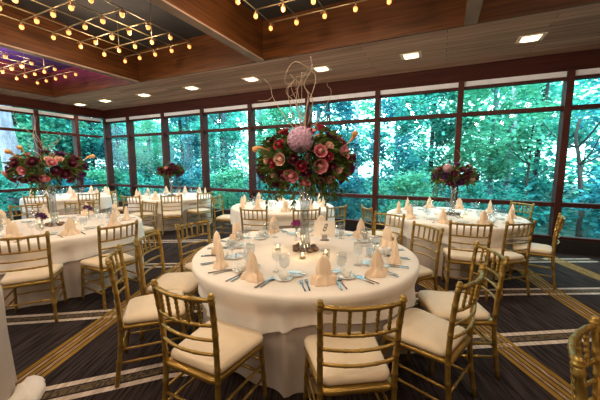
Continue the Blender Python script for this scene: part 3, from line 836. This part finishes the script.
for k in range(4):
    a = k*1.1
    branch(r, [wp(301+k, 130), wp(296+2*k, 108, .06), wp(287+5*k, 97-4*k, .05+.03*k), wp(293+3*k, 90-3*k, .1), wp(297+4*k, 96-5*k, .06), wp(291+4*k, 100-6*k, .03)], .0035, .0012)

def mid_bouquet(t, label, zc, rx, rz, cols, spec, seed, h, hang, side, nb, off=(0, 0)):
    cx, cy = TC[t]; cx += off[0]; cy += off[1]; r = empty('floral_centerpiece', (cx, cy, ZTOP)); tag(r, label, 'flower arrangement', 'flower arrangements on the tables')
    vase(r, h, .062, .055); stones(r, 6, .085, seed)
    d = Vector((cx, cy)).normalized(); rt = (d.y, -d.x); tw = (-d.x, -d.y); c = (0, 0, zc-ZTOP)
    link('foliage', foliage_mesh(rx*.95, rz*.95, 900, seed, .09, hang), r, c)
    cluster(r, c, rx*.95, rz*.95, spec, rt, tw, 14, cols, seed)
    rnd = random.Random(seed)
    for i in range(nb):
        a = rnd.random()*6; L = rnd.uniform(.5, 1)*side
        pts = [(0, 0, c[2])]
        for k in range(1, 6): pts.append((math.cos(a)*L*.4*k/5+rnd.uniform(-.07, .07), math.sin(a)*L*.4*k/5+rnd.uniform(-.07, .07), c[2]+L*k/5))
        branch(r, pts, .005, .0015)
rb = ['purple', 'burg', 'purple', 'hydw', 'burg']
mid_bouquet('R', 'purple and dusty pink flower arrangement in a glass vase on the right table', 1.43, .34, .19, rb,
            [(-.1, .12, 'hydw', 1.1), (-.28, -.02, 'purple', 1.2), (-.17, -.05, 'blush', .8), (-.05, -.08, 'burg', 1.4), (.09, -.06, 'purple', 1.6), (.24, -.05, 'blush', .9), (.3, -.02, 'purple', 1.2), (.2, .06, 'purple', 1.2), (.1, .08, 'burg', 1.2), (0, .03, 'burg', 1.2), (.22, .15, 'blush', .7), (-.2, .08, 'burg', 1.1), (.04, .16, 'purple', 1.1), (.15, .0, 'burg', 1.3), (-.22, .02, 'purple', 1.2), (-.12, 0, 'purple', 1.3), (.02, -.12, 'purple', 1.2)], 21, .52, 10, .5, 3)
mid_bouquet('L', 'wide red and burgundy flower arrangement with orange lilies on the left table', 1.56, .42, .22, ['burg', 'burg', 'purple', 'pink'],
            [(-.3, .13, 'lily', 1.3), (-.22, .17, 'lily', 1.2), (.42, .12, 'lily', 1.3), (-.36, -.02, 'burg', 1.3), (-.24, -.02, 'pink', 1.2), (-.05, -.1, 'pink', 1.3), (.03, .06, 'pink', 1.2), (.1, .1, 'blush', 1.1), (-.02, .19, 'purple', 1.2), (.12, .16, 'purple', 1.4), (.3, -.08, 'purple', 1.7), (.36, .02, 'purple', 1.5), (-.14, .06, 'burg', 1.5), (-.3, .05, 'burg', 1.4), (-.14, -.1, 'burg', 1.6), (.14, -.05, 'burg', 1.6), (.22, .05, 'burg', 1.5), (-.36, -.12, 'burg', 1.4), (-.25, -.12, 'burg', 1.4), (.06, -.02, 'burg', 1.4), (.2, -.13, 'burg', 1.3), (-.42, -.06, 'pink', 1.1), (0, .1, 'blush', 1.0), (.28, .12, 'burg', 1.2)], 23, .56, 14, .75, 7, (-.0, -.02))
mid_bouquet('FL', 'small dark burgundy flower arrangement on the distant window table', 1.45, .31, .17, ['burg', 'purple'],
            [(-.2, 0, 'burg', 1.7), (-.05, -.02, 'burg', 1.8), (.12, .04, 'burg', 1.8), (.02, .14, 'purple', 1.8), (.26, -.05, 'burg', 1.5), (-.27, .04, 'purple', 1.4), (-.1, .06, 'pink', 1.1), (.16, -.1, 'purple', 1.6), (.05, .04, 'burg', 1.8)], 25, .5, 8, .3, 2)

# ------------------------------------------------------------------ small table things
def polar(t, deg, r):
    a = math.radians(deg); return (TC[t][0]+r*math.cos(a), TC[t][1]+r*math.sin(a))
# number card
x, y = polar('T8', 84, .44); hd = math.atan2(-y, -x)
nc = empty('table_number_card', (x, y, ZTOP), hd + PI/2); tag(nc, 'white table card with a script number 8 beside the tall vase', 'table number')
m = MB(); m.bevbox(-.115, .115, -.002, .002, .035, .225, .001); link('card', m.mesh('card', M['card'], False), nc)
m = MB(); m.bevbox(-.05, .05, -.022, .022, 0, .008, .002); m.box(-.03, .03, -.006, -.0025, .008, .06); m.box(-.03, .03, .0025, .006, .008, .06)
link('holder', m.mesh('holder', M['steel'], False), nc)
cu = bpy.data.curves.new('numeral', 'FONT'); cu.body = '8'; cu.size = .125; cu.align_x = 'CENTER'; cu.shear = .45; cu.extrude = .0006; cu.space_character = 1
tmp = bpy.data.objects.new('tmp_text', cu); COL.objects.link(tmp)
bpy.context.view_layer.update()
me = bpy.data.meshes.new_from_object(tmp.evaluated_get(bpy.context.evaluated_depsgraph_get())); bpy.data.objects.remove(tmp)
me.materials.clear(); me.materials.append(M['ink'])
# default face drawn narrower for a script look
o = link('numeral', me, nc, (-.006, -.0028, .105)); o.rotation_euler = (PI/2, 0, 0); o.scale = (.72, 1, 1)
m = MB(); m.tube([(-.05+.1*i/24, -.0028, .068+.006*math.sin(i*1.1)) for i in range(25)], .0012, 5)
link('flourish', m.mesh('flourish', M['ink']), nc)
# votive candles
vg = prof_mesh('cup', [(.026, 0), (.028, .004), (.034, .06), (.032, .06), (.026, .008), (.002, .007)], M['glass'], 18)
vw = prof_mesh('wax', [(.022, .008), (.026, .028), (.002, .028)], M['wax'], 14)
vf = prof_mesh('flame', [(.001, .029), (.006, .036), (.005, .046), (.001, .058)], M['flame'], 8)
def votive(t, deg, r, lab):
    x, y = polar(t, deg, r); o = empty('votive_candle', (x, y, ZTOP)); tag(o, lab, 'candle', 'votive candles on the tables')
    link('cup', vg, o); link('wax', vw, o); link('flame', vf, o)
    lamp('POINT', 'candle_glow', (x, y, ZTOP+.075), .35, (1, .6, .25), .012)
for dg, w in ((205, 'left of'), (-70, 'in front of'), (-20, 'right of'), (120, 'behind')): votive('T8', dg, .27, 'lit votive candle in a glass cup %s the tall vase' % w)
for t in ('L', 'R'):
    for dg, w in ((-160, 'left of'), (-60, 'in front of'), (30, 'right of')): votive(t, dg, .26, 'lit votive candle %s the bouquet vase on %s' % (w, SHORT[t]))
bvm = prof_mesh('vase', [(.026, 0), (.03, .01), (.026, .06), (.016, .1), (.018, .13), (.016, .13), (.014, .1), (.024, .06), (.002, .008)], M['glass'], 16)
def budvase(t, deg, r, lab, me_o, n):
    x, y = polar(t, deg, r); o = empty('bud_vase', (x, y, ZTOP)); tag(o, lab, 'bud vase', 'bud vases on the tables'); link('vase', bvm, o)
    m = MB(); rnd = random.Random(n)
    for i in range(n):
        a = i*2.4; e = (.04*math.cos(a), .04*math.sin(a), .17+.015*(i % 3)); m.tube([(0, 0, .03), (0, 0, .12), e], .002, 5)
        f = link('orchid', me_o, o, e); aim(f, (math.cos(a), math.sin(a), .5), i)
    link('stems', m.mesh('stems', M['green']), o)
budvase('T8', 128, .4, 'small bud vase of magenta orchids left of the tall vase', orcm, 6)
budvase('L', -50, .33, 'small bud vase of dark orchids before the left bouquet', orc, 6)
budvase('L', 95, .45, 'small bud vase of dark orchids behind the left bouquet vase', orc, 5)

# cloth-covered side table cut by the left edge, and a cloth heap on the floor below it
m = cloth_mesh('tablecloth', 1.1, .55, .765, False, M['cloth'])
r = empty('side_table', (-2.9, .385, 0)); tag(r, 'cloth-draped table at the bottom left edge, mostly out of the picture', 'table'); link('tablecloth', m, r)
n = 24; m = MB(); vs = []; fs = []; rnd = random.Random(4)
for k, (s, z) in enumerate(((1.0, 0), (1.02, .02), (.9, .07), (.6, .1), (.15, .105))):
    for i in range(n):
        a = 2*PI*i/n; q = s*(1+.12*math.sin(3*a+1)+.08*math.sin(7*a)); ca = math.copysign(abs(math.cos(a))**.6, math.cos(a)); sa = math.copysign(abs(math.sin(a))**.6, math.sin(a))
        vs.append((.2*q*ca, .13*q*sa, z + (.012*math.sin(5*a+k) if 0 < k < 4 else 0)))
vs = [(x, y, max(.0, z)) for x, y, z in vs]
for k in range(4):
    for i in range(n): fs.append((k*n+i, k*n+(i+1) % n, (k+1)*n+(i+1) % n, (k+1)*n+i))
fs.append(tuple(range(n-1, -1, -1))); fs.append(tuple(range(4*n, 5*n)))
m.add(vs, fs); o = link('folded_cloth', m.mesh('folded_cloth', M['overlay'])); o.location = (-2.53, .90, .003); o.rotation_euler.z = .9+PI/2; o.scale = (.8, .7, .6)
tag(o, 'pale folded cloth lying on the carpet in the bottom left corner', 'cloth')

# ------------------------------------------------------------------ the wood outside
def leaves_mesh(seed, n, rx, rz, size, clumps, mat, name='foliage'):
    rnd = random.Random(seed); m = MB(); vs = []; fs = []
    cs = []
    for i in range(clumps):
        a = rnd.random()*2*PI; z = rnd.uniform(-1, 1); q = math.sqrt(max(0, 1-z*z))*rnd.uniform(.4, 1)
        cs.append((rx*q*math.cos(a), rx*q*math.sin(a), rz*z, rnd.uniform(.25, .5)*rx))
    for i in range(n):
        c = cs[rnd.randrange(clumps)]; s = c[3]
        p = Vector((c[0]+rnd.gauss(0, s*.5), c[1]+rnd.gauss(0, s*.5), c[2]+rnd.gauss(0, s*.35)))
        d = Vector((rnd.uniform(-1, 1), rnd.uniform(-1, 1), rnd.uniform(-.6, .3))).normalized(); e = d.cross(Vector((rnd.uniform(-.5, .5), rnd.uniform(-.5, .5), 1))).normalized()
        L = size*rnd.uniform(.6, 1.4); W = L*.38; k = len(vs)
        vs += [p, p+d*L*.5+e*W, p+d*L, p+d*L*.5-e*W]; fs.append((k, k+1, k+2, k+3))
    m.add(vs, fs); return m.mesh(name, mat, False)
def trunk_mesh(seed, h, r, mat, fork=True):
    rnd = random.Random(seed); m = MB()
    pts = [(0, 0, 0)]; x = y = 0
    for k in range(1, 8):
        x += rnd.uniform(-.08, .08); y += rnd.uniform(-.08, .08); pts.append((x, y, h*k/7))
    P = smooth_path(pts, 3); nn = len(P); m.tube(P, [r*(1-.55*i/nn)*(1.25 if i == 0 else 1) for i in range(nn)], 9)
    if fork:
        for b in range(5):
            z = h*rnd.uniform(.3, .9); a = rnd.random()*6; L = rnd.uniform(.8, 2); i = int(z/h*(nn-1)); p = P[i]
            e = [p, p+Vector((math.cos(a)*L*.4, math.sin(a)*L*.4, L*.35)), p+Vector((math.cos(a)*L*.7, math.sin(a)*L*.7, L*.9))]
            m.tube(smooth_path(e, 3), [r*.4*(1-.8*q/6) for q in range(7)], 6)
    return m.mesh('trunk', mat)
crowns = [leaves_mesh(1, 7500, 1.5, 2.0, .15, 34, M['leafA']), leaves_mesh(2, 7500, 1.6, 1.9, .14, 34, M['leafB']), leaves_mesh(3, 7000, 1.5, 2.1, .155, 30, M['leafC'])]
shrubs = [leaves_mesh(4, 4200, .9, .75, .1, 18, M['leafA']), leaves_mesh(5, 4200, .95, .7, .1, 18, M['leafB']), leaves_mesh(6, 4200, .9, .8, .11, 16, M['leafC'])]
trunks = [trunk_mesh(1, 8, .11, M['bark']), trunk_mesh(2, 8, .1, M['bluebark']), trunk_mesh(3, 8, .12, M['bark'])]
pale = trunk_mesh(4, 9, .2, M['palebark'], False); blue = trunk_mesh(5, 9, .17, M['bluebark'], False); slim = trunk_mesh(6, 3.4, .05, M['bark'])
BAYS = ['leftmost window bay of the long wall', 'second window bay from the corner', 'third window bay from the corner', 'fourth window bay from the corner', 'window bay left of the tall bouquet', 'window bay behind the tall bouquet', 'window bay left of the purple bouquet', 'window bay right of the purple bouquet', 'rightmost window bay']
def tree(x, y, z, rz, s, tm, cmesh, cz, label, group, name='tree', cs=1.0):
    o = empty(name, (x, y, -.5), rz); tag(o, label, 'tree' if name != 'shrub' else 'shrub', group)
    if tm: t = link('trunk', tm, o); t.scale = (s, s, 1)
    if cmesh: c = link('foliage', cmesh, o, (0, 0, cz)); c.scale = (cs, cs, cs)
    return o
rnd = random.Random(77)
bc = [-10.4, -8.9, -7.24, -5.57, -3.88, -2.18, -.5, 1.14, 2.8]
def through(i, dist):   # a place beyond bay i, dist metres behind the glass, along the line of sight into that bay
    k = (D+dist)/D; return bc[i]*k, D+dist
for i in range(9):
    x, y = through(i, 2.6+rnd.uniform(-.3, .6)); q = rnd.random()*6
    tree(x+rnd.uniform(-.3, .3), y, 0, q, 1, None, shrubs[(i*2+1) % 3], 1.0, 'low leafy shrub outside the glass of the '+BAYS[i], 'shrubs outside the long window wall', 'shrub', rnd.uniform(.9, 1.15))
    x, y = through(i, 6+rnd.uniform(-.6, .8))
    tree(x+rnd.uniform(-.6, .6), y, 0, rnd.random()*6, rnd.uniform(.6, 1), trunks[i % 3], crowns[i % 3], 3.3+rnd.uniform(-.6, 1), 'nearer leafy tree seen through the '+BAYS[i], 'trees beyond the long window wall', 'tree', rnd.uniform(.8, 1.1))
    x, y = through(i, 10+rnd.uniform(-1, 1))
    tree(x+rnd.uniform(-1.2, 1.2), y, 0, rnd.random()*6, rnd.uniform(.9, 1.3), trunks[(i+1) % 3], crowns[(i+2) % 3], 3.4+rnd.uniform(-.8, 1.4), 'farther leafy tree seen deep in the '+BAYS[i], 'trees beyond the long window wall', 'tree', rnd.uniform(1.0, 1.35))
# single trunks that stand out
def at_px(xp, dist):
    t = (xp-300)/F_PX; dx = math.cos(YAW)*t - math.sin(YAW); dy = math.sin(YAW)*t + math.cos(YAW)
    return dx/dy*(D+dist), D+dist
for xp, dist, me_, s, lab in ((228, 6.5, blue, 1.0, 'straight grey blue trunk in the window left of the tall bouquet'), (210, 7.5, blue, .8, 'slim grey blue trunk beside the mullion, left of the tall bouquet'), (257, 5.5, blue, .9, 'grey blue trunk close to the mullion, beside the tall bouquet'),
                              (505, 7.5, pale, .7, 'pale lilac trunk right of the purple bouquet'), (357, 9, pale, .7, 'pale lilac trunk right of the tall bouquet'), (318, 6.5, blue, .7, 'blue grey trunk directly behind the tall bouquet'),
                              (527, 4.5, slim, 1.0, 'thin dark forked sapling low in the window at right'), (585, 4.2, slim, 1.5, 'dark forked trunk in the rightmost window bay'), (190, 6, blue, .7, 'slim trunk behind the small dark bouquet')):
    x, y = at_px(xp, dist); tree(x, y, 0, xp, s, me_, None, 0, lab, 'trunks beyond the long window wall')
# beyond the left-hand window wall
lw = ['first left wall window bay, by the corner', 'second left wall window bay', 'third left wall window bay']
for i, yy in enumerate((6.4, 5.4, 4.3)):
    for j, (dist, cmx, nm) in enumerate(((2.2, shrubs, 'shrub'), (5.0, crowns, 'tree'), (8.5, crowns, 'tree'))):
        k = (-XL+dist)/-XL
        tree(XL-dist, yy*k, 0, rnd.random()*6, .9, trunks[i] if nm == 'tree' else None, cmx[(i+j+1) % 3], (1.0 if nm == 'shrub' else 3.3), ('low shrub' if nm == 'shrub' else ('nearer' if j == 1 else 'farther')+' leafy tree')+' outside the '+lw[i], 'plants beyond the left window wall', nm, 1.05)
x, y = -XL, 0
o = tree(XL-3.2, 5.55, 0, 1, 1.6, pale, None, 0, 'broad pale lilac trunk outside the left window wall, above the red bouquet', None)
# the uncountable depth of the wood
def woods(seed, n, box, size, mat):
    rnd = random.Random(seed); m = MB(); vs = []; fs = []
    cl = [(rnd.uniform(box[0], box[1]), rnd.uniform(box[2], box[3]), box[4]+(box[5]-box[4])*rnd.random()**1.25, rnd.uniform(.5, 1.1)) for _ in range(n//110)]
    for i in range(n):
        c = cl[i % len(cl)]
        p = Vector((c[0]+rnd.gauss(0, c[3]), c[1]+rnd.gauss(0, c[3]), c[2]+rnd.gauss(0, c[3]*.6)))
        d = Vector((rnd.uniform(-1, 1), rnd.uniform(-1, 1), rnd.uniform(-.6, .3))).normalized(); e = d.cross(Vector((rnd.uniform(-.5, .5), rnd.uniform(-.5, .5), 1))).normalized()
        L = size*rnd.uniform(.6, 1.5); W = L*.4; k = len(vs); vs += [p, p+d*L*.5+e*W, p+d*L, p+d*L*.5-e*W]; fs.append((k, k+1, k+2, k+3))
    m.add(vs, fs); return m.mesh('woodland_foliage', mat, False)
for sd, bx, mt, lab in ((1, (-40, 14, 24, 31, -.5, 9), 'leafB', 'distant leaf mass of the wood behind the long window wall'), (2, (-36, -28, -2, 17, -.5, 9), 'leafA', 'distant leaf mass of the wood behind the left window wall')):
    o = link('woodland_foliage', woods(sd, 26000 if sd == 1 else 12000, bx, .42, M[mt])); tag(o, lab, 'foliage', kind='stuff')

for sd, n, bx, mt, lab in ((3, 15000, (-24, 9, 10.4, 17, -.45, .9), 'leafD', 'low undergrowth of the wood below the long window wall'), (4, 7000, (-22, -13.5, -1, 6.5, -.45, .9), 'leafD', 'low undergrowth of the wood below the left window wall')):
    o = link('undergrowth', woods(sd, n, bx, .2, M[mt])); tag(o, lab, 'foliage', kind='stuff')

# ------------------------------------------------------------------ daylight
w = bpy.data.worlds.new('world'); sc.world = w; w.use_nodes = True
nt = w.node_tree; bg = nt.nodes['Background']
bg.inputs['Color'].default_value = (.52, .9, 1.0, 1); bg.inputs['Strength'].default_value = 4.2
sun = lamp('SUN', 'sun', (0, 0, 12), 3.0, (.8, 1.0, .95), .1)
sun.rotation_euler = (math.radians(38), 0, math.radians(-25))

sc.view_settings.view_transform = 'Standard'; sc.view_settings.look = 'None'
sc.view_settings.exposure = .62; sc.view_settings.gamma = 1; sc.view_settings.use_curve_mapping = False
cy = sc.cycles
cy.use_denoising = True
cy.max_bounces = 8; cy.diffuse_bounces = 4; cy.glossy_bounces = 4; cy.transmission_bounces = 6; cy.transparent_max_bounces = 40
cy.caustics_reflective = False; cy.caustics_refractive = False
cy.sample_clamp_indirect = 6
